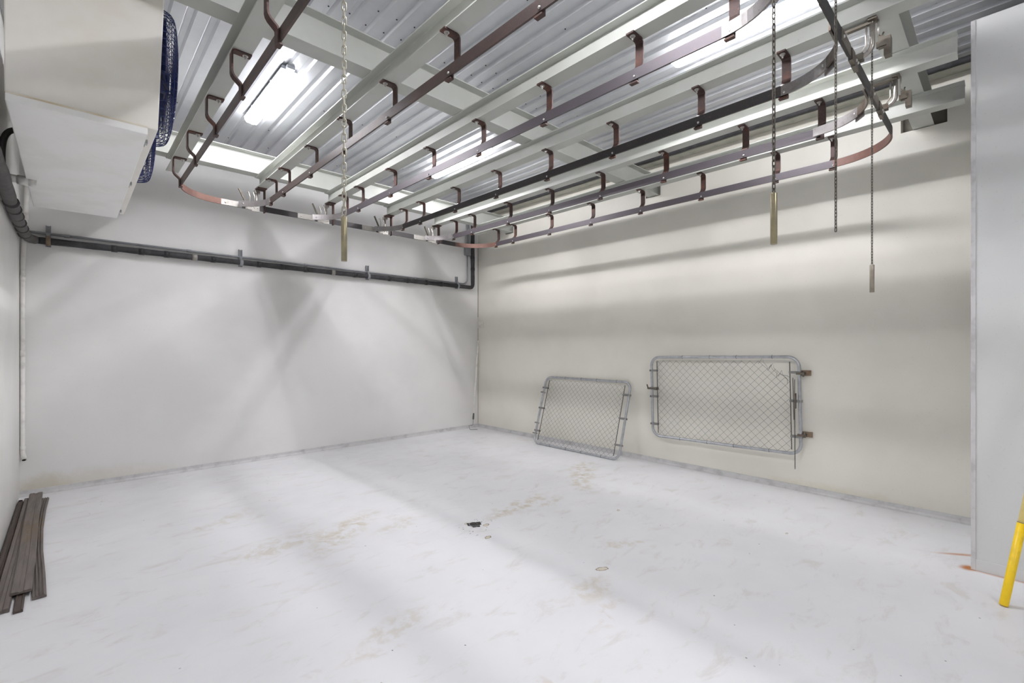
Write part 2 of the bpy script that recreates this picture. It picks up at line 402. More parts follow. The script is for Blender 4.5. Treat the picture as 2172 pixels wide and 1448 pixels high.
for nm, Y, sg, lab in [('back', RB, 1, 'cross rail along the pipe wall with rusty curved ends'), ('front', RF, -1, 'cross rail by the grey partition with rusty curved ends')]:
    t = thing('overhead_rail', lab, 'rail', (2.8, Y, RZ0), 'overhead meat rails')
    b = MB(); b.box((RX[0]+CR, Y-RT/2, RZ0), (RX[5]-CR, Y+RT/2, RZ1)); o = b.build('rail_bar', M['rail_dark'], t, at=(2.8, Y, RZ0)); o.location = (0, 0, 0)
    for X, s2 in ((RX[0], 1), (RX[5], -1)):
        cx, cy = X+s2*CR, Y-sg*CR
        a0 = 180 if s2 > 0 else 0; a1 = 90 if sg > 0 else (-90 if s2 < 0 else 270)
        b = MB(); b.strip(arc(cx, cy, CR, a0, a1, 18), RT, XY, RZ0, RZ1); o = b.build('curved_end', M['rail_rust'], t, at=(2.8, Y, RZ0)); o.location = (0, 0, 0); o['label'] = 'rusty red-brown curved end'

# hangers: flat bar bent from the girder flange down and back under to the rail
def hanger(side, label, loc):
    """side +1: drop on the +x side of the rail; -1 mirrored.  Local origin: rail centre line, z at girder underside"""
    t = thing('rail_hanger', label, 'hanger', loc, 'rail hangers under the girders')
    w = .025; zt = -.005; zb = RZ0-.012-GZ0; zr = RZ0+.03-GZ0
    ox = .062
    pts = [(-.045, zt), (ox-.022, zt)]+[(ox-.022+.022*math.sin(k*PI/8), zt-.022*(1-math.cos(k*PI/8))) for k in range(1, 5)]
    pts += [(ox, -.135), (ox-.004, -.152), (ox-.014, -.168), (.016, -.196), (.0125, -.204), (.0115, zb)]
    if side < 0: pts = [(-p, q) for p, q in pts]
    b = MB(); b.strip(pts, .010, XZ, -w, w)
    b.box((-.010 if side > 0 else -.017, -w, zb-.008), (.017 if side > 0 else .010, w, zb+.001)); b.build('bent_bar', M['hanger'], t)
    b = MB(); x0 = -.014*side
    b.cyl((x0, 0, -.010), (x0, 0, -.014), .016, 12); b.cyl((x0, 0, -.014), (x0, 0, -.024), .0095, 6, False); b.cyl((x0, 0, -.024), (x0, 0, -.036), .005, 8)
    b.build('flange_bolt', M['zinc'], t)
    b = MB(); b.tube([(-side*.006, -.006, zr-.012), (-side*.010, -.006, zr-.012), (-side*.013, -.006, zr-.012)], [.0085, .007, .003], 10); b.build('rail_bolt', M['zinc'], t)
    return t
def hang_label(i, k, tot):
    return f"rusty bent hanger, {ORD[k]} from the pipe wall on the {RN[i]}"
protoR = None; protoL = None
for i in range(6):
    Y = list(HY)
    if i in (0, 5): Y = [5.43]+Y
    else: Y = [5.47]+Y
    if i == 0: Y = [5.44, 4.70, 3.94, 3.225, 2.53, 1.82]
    Y = Y+[1.03 if i == 5 else .94] if i else Y+[1.1]
    for k, y in enumerate(Y):
        loc = (RX[i], y, GZ0); l = hang_label(i, k, len(Y))
        if i == 0:
            protoL = hanger(-1, l, loc) if protoL is None else protoL
            if k: copy_tree(protoL, loc, l)
        elif protoR is None: protoR = hanger(1, l, loc)
        else: copy_tree(protoR, loc, l)

# ------------------------------------------------------------------ rail switches
BR = .385
def switch(label, loc, end):
    """end +1: joins the rail on the pipe-wall side, -1: the partition side. Local origin on the girder axis at the cross rail, z=rail bottom"""
    t = thing('rail_switch', label, 'switch', loc, 'rail switches on the cross rails')
    e = end; H = GZ0-RZ0; rx = -.02                                  # rail axis relative to girder axis
    def P3(p, q, d): return (p, q*e, d)
    # curved tongue from the branch rail into the cross rail
    ax = [(rx-BR+BR*math.cos(math.radians(a)), -.39-.012+BR*math.sin(math.radians(a))) for a in range(0, 70, 5)]
    if e > 0:
        b = MB(); b.strip(ax, .012, P3, 0, RZ1-RZ0); b.build('tongue', M['tongue'], t)
    else:
        b = MB(); b.strip(ax[:11], .012, P3, 0, RZ1-RZ0); b.build('curved_stub', M['tongue'], t)
        ax2 = [(rx-BR+BR*math.cos(math.radians(a)), -.39-.012+BR*math.sin(math.radians(a))) for a in range(51, 92, 4)]
        b = MB(); b.strip([(p, q-.003) for p, q in ax2]+[(ax2[-1][0]-.10, ax2[-1][1]-.001)], .009, P3, .004, RZ1-RZ0); b.build('tongue', M['oldsteel'], t)
        px, py = ax[10]
        b = MB(); b.strip([(px+.034+.009, py-.028+.008), (px-.034+.009, py+.028+.008)], .007, P3, -.018, .072); b.build('pivot_plate', M['tongue'], t)
        b = MB(); b.cyl((px-.02, py*e-e*.012, .015), (px-.02, py*e-e*.02, .015), .008, 6); b.cyl((px+.02, py*e, .045), (px+.02, (py-.014)*e, .045), .009, 10); b.build('pivot_bolt', M['zinc'], t)
    # bright worn piece of the cross rail under the tongue
    b = MB(); b.box((-.40, -.0085, .001), (-.20, .0085, RZ1-RZ0-.001)); b.box((-.165, -.0105, -.003), (-.10, .0105, RZ1-RZ0-.004)); b.box((-.10, -.0095, -.012), (-.02, .0095, RZ1-RZ0-.01))
    b.build('worn_section', M['worn'] if e > 0 else M['oldsteel'], t)
    for xx, zz in ((-.36, .03), (-.075, .028), (-.04, .028)):
        b = MB(); b.tube([(xx, -.008, zz), (xx, -.014, zz), (xx, -.017, zz)], [.009, .008, .003], 10); b.build('joint_bolt', M['zinc'], t)
    tx, ty = ax[-2] if e > 0 else ax[2]
    b = MB(); b.tube([(tx+.006, (ty-.004)*e, .03), (tx+.010, (ty-.012)*e, .03), (tx+.012, (ty-.016)*e, .03)], [.010, .009, .004], 10); b.build('tongue_bolt', M['zinc'], t)
    # lug plate under the girder and bent support arm on the outer side
    b = MB()
    if e > 0: b.box((-.05, -.06, H-.012), (.045, .062, H-.001)); b.box((.028, -.02, -.01), (.040, .03, H-.012))
    else:
        b.box((-.03, .072*e-.02, H-.014), (.03, .072*e+.02, H-.001)); b.box((-.013, -.075, H-.026), (.013, .09, H-.013)); 
    b.build('lug_plate', M['hanger'] if e > 0 else M['oldsteel'], t)
    yo = .068
    path = [(0, yo, H-.012), (0, yo, .125)]+[(0, yo-.045+.045*math.cos(k*PI/12), .125-.05*math.sin(k*PI/12)) for k in range(1, 6)]+[(0, .012, .068)]
    b = MB(); b.tube([(x-(.03 if e > 0 else 0), y*e, z) for x, y, z in path], .0135, 10)
    if e > 0: b.box((-.055, yo-.025, H-.045), (.0, yo+.025, H-.012))
    b.build('support_arm', M['steel2'], t)
    b = MB(); b.box((-.02-(.03 if e > 0 else 0), -.008 if e > 0 else -.03, .052), (.02-(.03 if e > 0 else 0), .03 if e > 0 else .008, .088)); b.build('rail_clamp', M['oldsteel'], t)
    # pair of thin pull rods
    b = MB()
    for sx, yy in ((-.07, .03), (-.115, .045)) if e > 0 else ((0, .042), (0, .094)):
        if e > 0: b.tube([(sx, yy, .055), (sx+.012, yy, .15), (sx-.004, yy, H-.05), (sx-.02, yy, H-.065)], .0055, 8)
        elif yy < .05: b.tube([(sx, -yy, H-.015), (sx, -yy, .13), (sx, -.018, .09)], .005, 8)
        else: b.tube([(sx+.012, -yy, H-.012), (sx+.012, -yy, .155)], .005, 8)
    b.build('pull_rod', M['worn'], t)
    b = MB()
    if e > 0:
        b.box((-.006, -.011, 0), (.006, .011, .165), Matrix.Rotation(-.45, 3, 'Y'), (-.165, -.03, .055)); b.box((-.18, -.045, .045), (-.15, -.012, .07))
        b.build('lever', M['oldsteel'], t)
    else:
        b.tube([(.012, -.094, .165), (.012, -.108, .15), (.012, -.116, .172)], .005, 8)
        b.box((.006, -.118, .085), (.018, -.094, .155)); b.box((.0, -.135, .095), (.022, -.085, .125)); b.build('lever', M['oldsteel'], t)
        b = MB(); b.prism([(-.148, .04), (-.118, .04), (-.118, .085), (-.130, .09), (-.130, .105), (-.118, .112), (-.118, .14), (-.148, .14)], lambda p, q, d: (d, p, q), .0, .05); b.build('counter_plate', M['oldsteel'], t)
        b = MB(); b.cyl((.0, .055, H-.02), (0, .055, H-.036), .012, 6, False); b.cyl((0, .055, H-.036), (0, .055, H-.046), .006, 8); b.build('lug_bolt', M['zinc'], t)
    return t
sl_b = 'bright-tongued rail switch by the pipe wall on the '
sl_f = 'greasy rail switch by the grey partition on the '
pb = pf = None
for i in range(1, 5):
    lb = (GX[i], RB, RZ0); lf = (GX[i], RF, RZ0)
    if pb is None: pb = switch(sl_b+RN[i], lb, 1); pf = switch(sl_f+RN[i], lf, -1)
    else: copy_tree(pb, lb, sl_b+RN[i]); copy_tree(pf, lf, sl_f+RN[i])

# ------------------------------------------------------------------ pull chains
def chain_links(b, x, y, z0, z1, pitch, r, wid, seg=6, drift=None):
    z = z1; k = 0
    while z-pitch*.5 > z0:
        L = pitch+2*r*1.0; hw = wid/2-r; hh = L/2-hw*.9
        loop = [(hw*math.cos(a), hh+hw*math.sin(a)) for a in [PI*j/seg for j in range(seg+1)]]+[(-hw*math.cos(a), -hh-hw*math.sin(a)) for a in [PI*j/seg for j in range(seg+1)]]
        ang = (.55 if k % 2 == 0 else .55+PI/2)+.12*math.sin(k*1.7)
        dx, dy = math.cos(ang), math.sin(ang); zc = z-pitch/2
        ex, ey = drift((z1-z)/(z1-z0)) if drift else (0, 0)
        b.tube([(x+ex+p*dx, y+ey-p*dy if False else y+ey+p*dy*(-1), zc+q) for p, q in loop], r, 6, closed=True)
        z -= pitch; k += 1
def pull_chain(label, x, y, ztop, zh1, zh0, pitch, r, wid, hr, mat, hmat):
    t = thing('pull_chain', label, 'chain', (x, y, ztop), 'pull chains of the rail switches')
    b = MB(); chain_links(b, x, y, zh1 if hr else zh0, ztop, pitch, r, wid); o = b.build('link_chain', mat, t, at=(x, y, ztop)); o.location = (0, 0, 0)
    if hr:
        b = MB(); b.tube([(x, y, zh1+.002), (x, y, zh1), (x, y, zh0+.002), (x, y, zh0)], [hr*.9, hr, hr, hr*.9], 20)
        o = b.build('tube_handle', hmat, t, at=(x, y, ztop), bevel=0); o.location = (0, 0, 0)
pull_chain('heavy zinc pull chain with yellowed tube handle in front of the second rail', .749, 1.713, 3.285, 1.982, 1.816, .0275, .0028, .019, .0108, M['chain'], M['brass'])
pull_chain('pull chain with yellowed tube handle before the rail nearest the gate wall', 1.62, .505, 3.165, 1.980, 1.820, .0180, .0021, .0125, .0100, M['chain_dark'], M['brass'])
pull_chain('bare grey pull chain without a handle', 2.42, .508, 3.165, 1.995, 1.995, .0158, .0019, .0115, 0, M['chain_dark'], None)
pull_chain('thin grey pull chain with short grey tube handle nearest the partition', 3.235, .510, 3.150, 1.944, 1.794, .0155, .0018, .011, .0112, M['chain_dark'], M['handle'])

# ------------------------------------------------------------------ ceiling lamps
def lamp(label, loc):
    t = thing('ceiling_lamp', label, 'lamp', loc, 'long ceiling lamps under the deck')
    L = .59; b = MB()
    b.prism([(-.060, 0), (-.068, -.03), (.068, -.03), (.060, 0)], lambda p, q, d: (p, d, q), -L, L); b.build('housing', M['housing'], t)
    b = MB(); pr = [(-.064, -.03), (-.062, -.062), (-.044, -.088), (.044, -.088), (.062, -.062), (.064, -.03)]
    n = len(pr); rings = []
    for d, s_ in ((-L+.012, .0), (-L+.0, .8), (-L+.02, .96), (-L+.05, 1), (L-.05, 1), (L-.02, .96), (L-.0, .8), (L-.012, 0)):
        rings.append([(p*(.75+.25*s_), d, -.03+(q+.03)*s_) for p, q in pr])
    vs = [v for r_ in rings for v in r_]; fs = []
    for i in range(len(rings)-1):
        for k in range(n-1): fs.append((i*n+k, i*n+k+1, (i+1)*n+k+1, (i+1)*n+k))
    b.add(vs, fs, False); b.build('diffuser', M['lamp'], t)
    b = MB(); b.prism(arc(0, -.076, .024, 180, 360, 8), lambda p, q, d: (p, d, q), -L+.04, L-.04); b.build('light_strip', M['tube'], t)
    for d in (-L-.02, L+.02):
        b = MB(); b.box((-.032, d-.022, -.032), (.032, d+.022, 0)); b.cyl((0, d, -.032), (0, d, -.036), .009, 10); b.build('end_bracket', M['housing'], t)
    for d in (-.30, .30):
        b = MB(); b.box((-.073, d-.012, -.045), (-.064, d+.012, -.018)); b.box((.064, d-.012, -.045), (.073, d+.012, -.018)); b.build('clip', M['housing'], t)
    return t
l0 = lamp('lit tube lamp between the first two rails by the cooling unit', (1.374, 4.84, DZ))
copy_tree(l0, (3.653, 4.86, DZ), 'lit tube lamp seen past the third rail, towards the pipe wall')
copy_tree(l0, (3.640, 1.305, DZ), 'lit tube lamp over the third-rail switch, towards the grey partition')
copy_tree(l0, (1.374, 1.305, DZ), 'lit tube lamp between the first two rails, above the side-wall planks')
copy_tree(l0, (1.374, -2.2, DZ), 'added unseen fill lamp by the side wall beyond the front cross beam')  # extra lamp behind the camera, added to brighten the partition and gate wall

# ------------------------------------------------------------------ cooling unit
UX0, UX1, UY0, UY1, UZ0, UZ1 = -.229, .356, 3.262, 5.578, 2.702, 3.63
t = thing('cooling_unit', 'white ceiling-hung cold-room cooling unit with blue fan guards', 'cooling unit', (0, 4.2, UZ0))
def part(b, name, mat, bevel=0, par=None):
    o = b.build(name, mat, par or t, bevel, at=(0, 4.2, UZ0)); o.location = (0, 0, 0); return o
b = MB()
vs = [(UX0, UY0, UZ0), (UX1, UY0, UZ0), (UX1, UY1, UZ0), (UX0, UY1, UZ0), (UX0-.004, UY0, UZ1), (UX1+.035, UY0, UZ1), (UX1+.035, UY1, UZ1), (UX0-.004, UY1, UZ1)]
b.add(vs, [(3, 2, 1, 0), (4, 5, 6, 7), (0, 1, 5, 4), (1, 2, 6, 5), (2, 3, 7, 6), (3, 0, 4, 7)]); part(b, 'casing', M['unit'], .006)
b = MB(); b.box((UX0+.003, UY0-.020, 2.657), (.309, UY1-.01, 2.696)); part(b, 'drain_pan', M['unit_pan'], .005)
b = MB(); b.box((UX0+.004, UY0-.021, 2.693), (.308, UY0-.001, 2.702)); part(b, 'pan_lip', M['unit_edge'], .002)
for yy in (3.47, 4.44, 5.41):
    b = MB(); b.box((.310, yy-.018, 2.680), (.328, yy+.018, 2.703)); b.box((.310, yy-.018, 2.660), (.314, yy-.006, 2.682)); part(b, 'panel_clip', M['galv'])
for yy in (3.5, 5.4):
    for xx in (-.12, .24):
        b = MB(); b.cyl((xx, yy, UZ1-.01), (xx, yy, DZ+.02), .006, 8); part(b, 'hanging_rod', M['zinc'])
for yc in (3.759, 4.708):
    zc, R0 = 3.208, .406; xf = UX1+.018
    b = MB(); w = .0023
    def cp_(x, r, q): return (x, yc+r*math.cos(q), zc+r*math.sin(q))
    nk = 52
    for k in range(nk):
        a = 2*PI*k/nk; da = PI/nk
        for sg in (-1, 1):
            b.tube([cp_(xf-.002, R0+.004, a+sg*da*.0), cp_(xf+.008, R0+.006, a+sg*da*.7), cp_(xf+.030, R0+.002, a+sg*da*1.0), cp_(xf+.055, R0-.004, a+sg*da*.7), cp_(xf+.074, R0-.012, a)], w*.85, 5)
        b.tube([cp_(xf+.074, R0-.012, a), cp_(xf+.086, R0-.026, a), cp_(xf+.093, R0-.05, a)]+([cp_(xf+.098, .2, a), cp_(xf+.099, .06, a)] if k % 4 == 0 else []), w, 5)
    for x, r in [(xf+.003, R0+.003), (xf+.074, R0-.012), (xf+.088, R0-.032)]+[(xf+.093+.006*(1-j/13), R0-.05-(13-j)*.0235) for j in range(14)]:
        b.tube([(x, yc+r*math.cos(2*PI*j/56), zc+r*math.sin(2*PI*j/56)) for j in range(56)], w, 5, closed=True)
    g = part(b, 'fan_guard', M['blue'])
    b = MB(); b.cyl((xf-.012, yc, zc), (xf+.075, yc, zc), .07, 20)
    for k in range(4):
        a = k*PI/2+.4
        vs = []
        for r, wd, tw in ((.065, .05, .03), (.2, .10, .026), (.365, .12, .018)):
            for s_ in (-1, 1):
                q = a+s_*wd/r/1.2*.5; vs += [(xf+.035+s_*tw, yc+r*math.cos(q), zc+r*math.sin(q)), (xf+.040+s_*tw, yc+r*math.cos(q), zc+r*math.sin(q))]
        fs = []
        for i in range(2):
            o_ = i*4
            fs += [(o_, o_+2, o_+6, o_+4), (o_+1, o_+5, o_+7, o_+3), (o_, o_+4, o_+5, o_+1), (o_+2, o_+3, o_+7, o_+6)]
        fs += [(0, 1, 3, 2), (8, 10, 11, 9)]
        b.add(vs, fs)
    o = b.build('fan', M['bluefan'], g, at=(0, 4.2, UZ0)); o.location = (0, 0, 0)
    b = MB(); ring = []
    for r, x in ((R0-.012, UX1+.02), (R0-.012, xf-.004), (R0-.02, xf-.004), (R0-.02, UX1+.02)): ring.append([(x, yc+r*math.cos(2*PI*j/40), zc+r*math.sin(2*PI*j/40)) for j in range(40)])
    vs = [v for q in ring for v in q]
    b.add(vs, [(i*40+j, i*40+(j+1) % 40, ((i+1) % 4)*40+(j+1) % 40, ((i+1) % 4)*40+j) for i in range(4) for j in range(40)], True)
    o = b.build('fan_collar', M['bluefan'], g, at=(0, 4.2, UZ0)); o.location = (0, 0, 0)
# drain outlet on the pan, going to the left wall
t2 = thing('drain_pipe', 'short white drain pipe from the cooling unit pan into the wall', 'pipe', (-.25, 4.70, 2.65))
b = MB(); b.cyl((XL+.001, 4.70, 2.655), (UX0+.0, 4.70, 2.648), .0265, 16); o = b.build('pipe', M['pvc'], t2, at=(-.25, 4.70, 2.65)); o.location = (0, 0, 0)
b = MB(); b.cyl((UX0-.040, 4.70, 2.649), (UX0+.015, 4.70, 2.645), .0315, 16); b.cyl((UX0+.015, 4.70, 2.645), (UX0+.055, 4.70, 2.643), .029, 16); o = b.build('elbow_fitting', M['pvc'], t2, at=(-.25, 4.70, 2.65)); o.location = (0, 0, 0)
t3 = thing('condensate_pipe', 'thin white vertical pipe in the corner, open end above the planks', 'pipe', (-.342, 6.66, .36))
b = MB(); b.tube([(-.338, 6.63, .40), (-.345, 6.692, .47), (-.345, 6.692, 2.3), (-.322, 6.692, 2.9), (-.284, 6.692, 3.90)], .0185, 14); o = b.build('pipe', M['pvc'], t3, at=(-.342, 6.66, .36)); o.location = (0, 0, 0)
for z in (.47, 1.42, 2.16, 2.78):
    xx = -.345+(max(0, z-2.3))*.04; b = MB(); b.cyl((xx, 6.692, z-.03), (xx+.001, 6.692, z+.03), .0215, 14); o = b.build('coupling', M['pvc'], t3, at=(-.342, 6.66, .36)); o.location = (0, 0, 0)
b = MB(); b.tube([(-.345, 6.687, .455), (-.333, 6.617, .375)], .0215, 14); o = b.build('open_elbow', M['pvc'], t3, at=(-.342, 6.66, .36)); o.location = (0, 0, 0)
b = MB(); b.cyl((-.3335, 6.619, .377), (-.3328, 6.615, .372), .014, 12); o = b.build('pipe_mouth', M['dark'], t3, at=(-.342, 6.66, .36)); o.location = (0, 0, 0)

# ------------------------------------------------------------------ insulated pipe run
IR, IZ, IY = .038, 2.545, 6.655
t = thing('insulated_pipe', 'black foam-lagged refrigerant pipe along the far wall and up the corner', 'pipe', (2.5, IY, IZ))
def lagged(path, name, mat, r):
    b = MB(); P_ = []; R_ = []; k = 0
    for i in range(len(path)-1):
        a, c = Vector(path[i]), Vector(path[i+1]); n_ = max(1, int((c-a).length/.11))
        for j in range(n_):
            P_.append(a.lerp(c, j/n_)); R_.append(r*(1+.05*math.sin(k*1.9)+.03*math.sin(k*.7))); k += 1
    P_.append(Vector(path[-1])); R_.append(r); b.tube(P_, R_, 14)
    o = b.build(name, mat, t, at=(2.5, IY, IZ)); o.location = (0, 0, 0)
lagged([(-.255, IY-.002, IZ+.006), (5.25, IY, IZ), (5.285, IY, IZ+.008), (5.305, IY, IZ+.03), (5.31, IY, IZ+.06), (5.31, IY, 3.72), (5.30, IY-.03, 3.79), (5.27, IY-.10, 3.815)], 'far_wall_lagging', M['insul'], .034)
lagged([(5.27, IY-.10, 3.815), (5.255, 5.5, 3.812), (5.25, 3, 3.812), (5.248, 1, 3.806), (5.25, -1.0, 3.803)], 'high_lagging', M['insul'], .027)
lagged([(-.255, IY-.002, IZ+.006), (-.288, IY-.035, IZ+.008), (-.306, IY-.10, IZ+.010), (-.314, 6.3, 2.548), (-.320, 5.4, 2.540), (-.320, 4.95, 2.552), (-.320, 4.68, 2.566), (-.320, 4.4, 2.576), (-.320, 4.0, 2.584), (-.320, 2.6, 2.60)], 'side_wall_lagging', M['insul_grey'], .0405)
for k, x in enumerate((.32, .55, .78, 1.05, 1.24, 1.75, 2.03, 2.34, 2.72, 3.05, 3.62, 3.95, 4.3, 4.6)):
    b = MB(); b.cyl((x, IY, IZ+.004*(1-x/5)), (x+.05, IY, IZ+.004*(1-x/5)), .0385, 14)
    o = b.build('tape_band', M['tape_grey'] if k in (3, 8) else M['tape'], t, at=(2.5, IY, IZ)); o.location = (0, 0, 0)
for z in (3.06, 2.86):
    b = MB(); b.cyl((5.31, IY, z), (5.31, IY, z+.05), .0385, 14); o = b.build('tape_band', M['tape'], t, at=(2.5, IY, IZ)); o.location = (0, 0, 0)
for y in (6.35, 6.05, 5.78, 5.5, 5.24, 5.0):
    b = MB(); b.cyl((-.316, y, 2.543), (-.316, y-.03, 2.543), .0455, 14); o = b.build('tape_band', M['insul_grey'], t, at=(2.5, IY, IZ)); o.location = (0, 0, 0)
for i, (x, l) in enumerate([(-.165, 'steel strut bracket holding the lagged pipe nearest the condensate pipe'), (1.57, 'steel strut bracket on the far wall under the second girder'), (3.29, 'steel strut bracket on the far wall under the fourth girder'), (4.975, 'steel strut bracket holding the lagged pipe nearest the corner bend')]):
    q = thing('strut_bracket', l, 'bracket', (x, YB, 2.6), 'pipe brackets on the far wall')
    b = MB()
    for dx in (-.02, .014): b.box((dx, -.035, -.10), (dx+.006, -.001, .115))
    b.box((-.02, -.008, -.10), (.02, -.001, .115)); b.build('channel', M['conduit'], q)
    b = MB(); zz = IZ-2.6; b.cyl((-.018, IY-YB, zz+.003), (.018, IY-YB, zz+.003), .0415, 16); b.box((-.012, IY-YB-.01, zz+.035), (.012, IY-YB+.02, zz+.06)); b.build('pipe_clamp', M['clamp'] if i == 0 else M['conduit'], q)
    b = MB(); b.box((-.014, -.055, .002), (.014, -.03, .030)); b.build('conduit_clip', M['conduit'], q)
# conduit with junction box
t = thing('conduit', 'thin grey conduit above the lagged pipe, rising in the corner', 'conduit', (2.5, 6.683, 2.615))
def cp(b, name, mat, bevel=0): o = b.build(name, mat, t, bevel, at=(2.5, 6.683, 2.615)); o.location = (0, 0, 0)
b = MB(); b.tube([(-.30, 6.683, 2.632), (1.5, 6.683, 2.620), (4.95, 6.683, 2.603), (5.10, 6.683, 2.603)]+[(5.10+.11*math.sin(k*PI/12), 6.683, 2.713-.11*math.cos(k*PI/12)) for k in range(1, 7)]+[(5.21, 6.683, 3.12)], .0125, 10); cp(b, 'tube', M['conduit'])
b = MB(); b.box((5.155, 6.65, 3.12), (5.27, 6.712, 3.26)); cp(b, 'junction_box', M['conduit'], .006)
b = MB(); b.cyl((5.19, 6.683, 3.26), (5.19, 6.683, 3.90), .013, 10); b.cyl((5.235, 6.683, 3.26), (5.235, 6.683, 3.90), .013, 10); cp(b, 'riser', M['conduit'])
for x in (-.05, 1.0, 2.35, 4.1):
    b = MB(); b.cyl((x, 6.683, 2.6297-.0054*(x+.3)), (x+.045, 6.683, 2.6295-.0054*(x+.3)), .0165, 10); cp(b, 'coupling', M['conduit'])
t = tag(MB().tube(smooth([(-.232, 4.86, 3.025), (-.265, 4.85, 3.035), (-.30, 4.83, 3.02), (-.325, 4.81, 2.985), (-.340, 4.79, 2.93), (-.346, 4.78, 2.86), (-.346, 4.77, 2.79), (-.341, 4.76, 2.72), (-.333, 4.75, 2.66), (-.330, 4.745, 2.615)]), .0185, 12).build('foam_hose', M['insul_grey'], None, at=(-.3, 4.8, 2.8)), 'curved grey foam-covered hose looping from the cooling unit to the side wall', 'hose')

# ------------------------------------------------------------------ chain-link gates
def gate(label, W, Hh, R, pitch, tear, loc, rotm, group):
    """local: u along width (x), v up (z); built in the x-z plane"""
    t = thing('chain_link_gate', label, 'gate', loc, group)
    t.matrix_world = Matrix.Translation(loc) @ rotm.to_4x4()
    r = .0165; b = MB()
    c = [(W-R, Hh-R, 0), (R, Hh-R, 90), (R, R, 180), (W-R, R, 270)]
    path = []
    for cx, cz, a0 in c: path += [(p, 0, q) for p, q in arc(cx, cz, R-r if False else R, a0, a0+90, 8)]
    b.tube(path, r, 12, closed=True); b.build('tube_frame', M['galv'], t)
    u0, u1 = .075, W-.085; v0, v1 = .012, Hh-.012
    b = MB(); hp = pitch/2; nW = int((u1-u0)/hp); wr = .0016
    for k in range(nW):
        x0 = u0+k*hp+(u1-u0-nW*hp)/2; pts = []
        top = v1
        if tear and x0 > u1-.30: top = v1-.20*(1-(u1-x0)/.30)-.01
        nj = int((top-v0)/hp)
        for j in range(nj+1): pts.append((x0+(hp if (j+k) % 2 else 0), .002*(1 if (j+k) % 2 else -1), v0+j*hp))
        b.tube(pts, wr, 4, smooth=False)
    if tear:
        for (ua, va) in ((u1-.30, v1-.02), (u1-.20, v1-.08)):
            pts = [(ua+.022*j+.018*(j % 2), .006*((j*7) % 5-2), va-.018*j+.028*((j*3) % 4-1.5)) for j in range(9)]
            b.tube(pts, wr, 4, smooth=False)
        b.tube([(u1-.12, 0, v1-.13), (u1-.09, .012, v1-.175), (u1-.03, .01, v1-.185), (u1-.004, 0, v1-.20)], wr, 4)
    b.build('chain_link_mesh', M['wire'], t)
    for u in (u0, u1):
        b = MB(); b.box((u-.004, -.003, .04), (u+.004, .003, Hh-.05)); b.build('tension_bar', M['wire'], t)
    for u, uu in ((0, u0), (W, u1)):
        for f in ((.18, .52, .83) if not tear else ((.15, .50, .83) if u == 0 else (.18, .545, .84))):
            b = MB(); lo, hi = min(u, uu), max(u, uu); sgn = 1 if u == 0 else -1
            b.box((lo-(.008 if u == 0 else .004), -.0195, f*Hh-.012), (hi+(.004 if u == 0 else .008), -.017, f*Hh+.012)); b.box((lo-(.008 if u == 0 else .004), .017, f*Hh-.012), (hi+(.004 if u == 0 else .008), .0195, f*Hh+.012))
            e = u-sgn*.019; b.box((e-.002, -.0195, f*Hh-.012), (e+.002, .0195, f*Hh+.012))
            b.cyl((uu+sgn*-.018, -.024, f*Hh), (uu+sgn*-.018, .024, f*Hh), .005, 8); b.build('tension_band', M['band'], t)
    for k, f in enumerate((.22, .42, .60, .82)):
        for zz in (0, Hh):
            b = MB(); rr = r+.002
            b.tube([(f*W+.05*(zz > 0), rr*math.cos(2*PI*j/12), zz+rr*math.sin(2*PI*j/12)) for j in range(12)], .0022, 5, closed=True); b.build('tie_wire', M['wire'], t)
    return t
# big gate hung flat on the right wall: local x -> -y, local z -> z, slightly out of level
ra = math.radians(1.2)
Rm = Matrix(((0, 1, 0), (-1, 0, 0), (0, 0, 1))) @ Matrix.Rotation(-ra, 3, 'Y')
gt = gate('larger chain-link gate with torn mesh corner, hinged on the wall', 1.665, .995, .105, .0855, True, (5.405, 3.095, .352), Rm, 'chain-link gates at the gate wall')
def gp(b, name, mat, lab=None):
    o = b.build(name, mat, gt)
    if lab: o['label'] = lab
for f in (.185, .815):
    b = MB(); z = f*.995+.015; b.box((1.66, .06, z-.025), (1.755, .068, z+.03)); gp(b, 'hinge_plate', M['hinge'], 'rusty wall plate')
    b = MB(); b.tube([(1.70, .065, z), (1.70, .0, z), (1.70, .0, z+(.03 if f < .5 else -.035))], .008, 10); b.box((1.64, -.022, z-.012), (1.715, -.017, z+.012)); b.box((1.64, .017, z-.012), (1.715, .022, z+.012)); b.cyl((1.70, 0, z-.022), (1.70, 0, z+.022), .012, 10); gp(b, 'hinge', M['oldsteel'])
b = MB(); z = .598; b.box((-.045, -.022, z-.012), (.05, -.016, z+.012)); b.box((-.045, .016, z-.012), (.05, .022, z+.012)); b.tube([(-.045, -.02, z), (-.055, -.03, z+.05)], .008, 8); b.cyl((-.045, -.028, z), (-.045, .028, z), .009, 8); b.box((.04, -.03, z-.018), (.075, .03, z+.016)); gp(b, 'fork_latch', M['oldsteel'])
# loose chain and rod on its hinge side
t = thing('loose_chain', 'rusty loose chain hanging down the hinge side of the larger gate', 'chain', (5.378, 1.487, 1.16))
b = MB(); chain_links(b, 5.375, 1.497, .745, 1.165, .0125, .0018, .0105, 4, lambda s: (0, -.010*s)); chain_links(b, 5.377, 1.482, .235, 1.15, .0125, .0018, .0105, 4, lambda s: (0, -.004*s))
o = b.build('link_chain', M['chain_dark'], t, at=(5.378, 1.487, 1.16)); o.location = (0, 0, 0)
b = MB(); b.box((5.366, 1.468, .855), (5.386, 1.480, 1.01)); o = b.build('snap_bar', M['oldsteel'], t, at=(5.378, 1.487, 1.16)); o.location = (0, 0, 0)
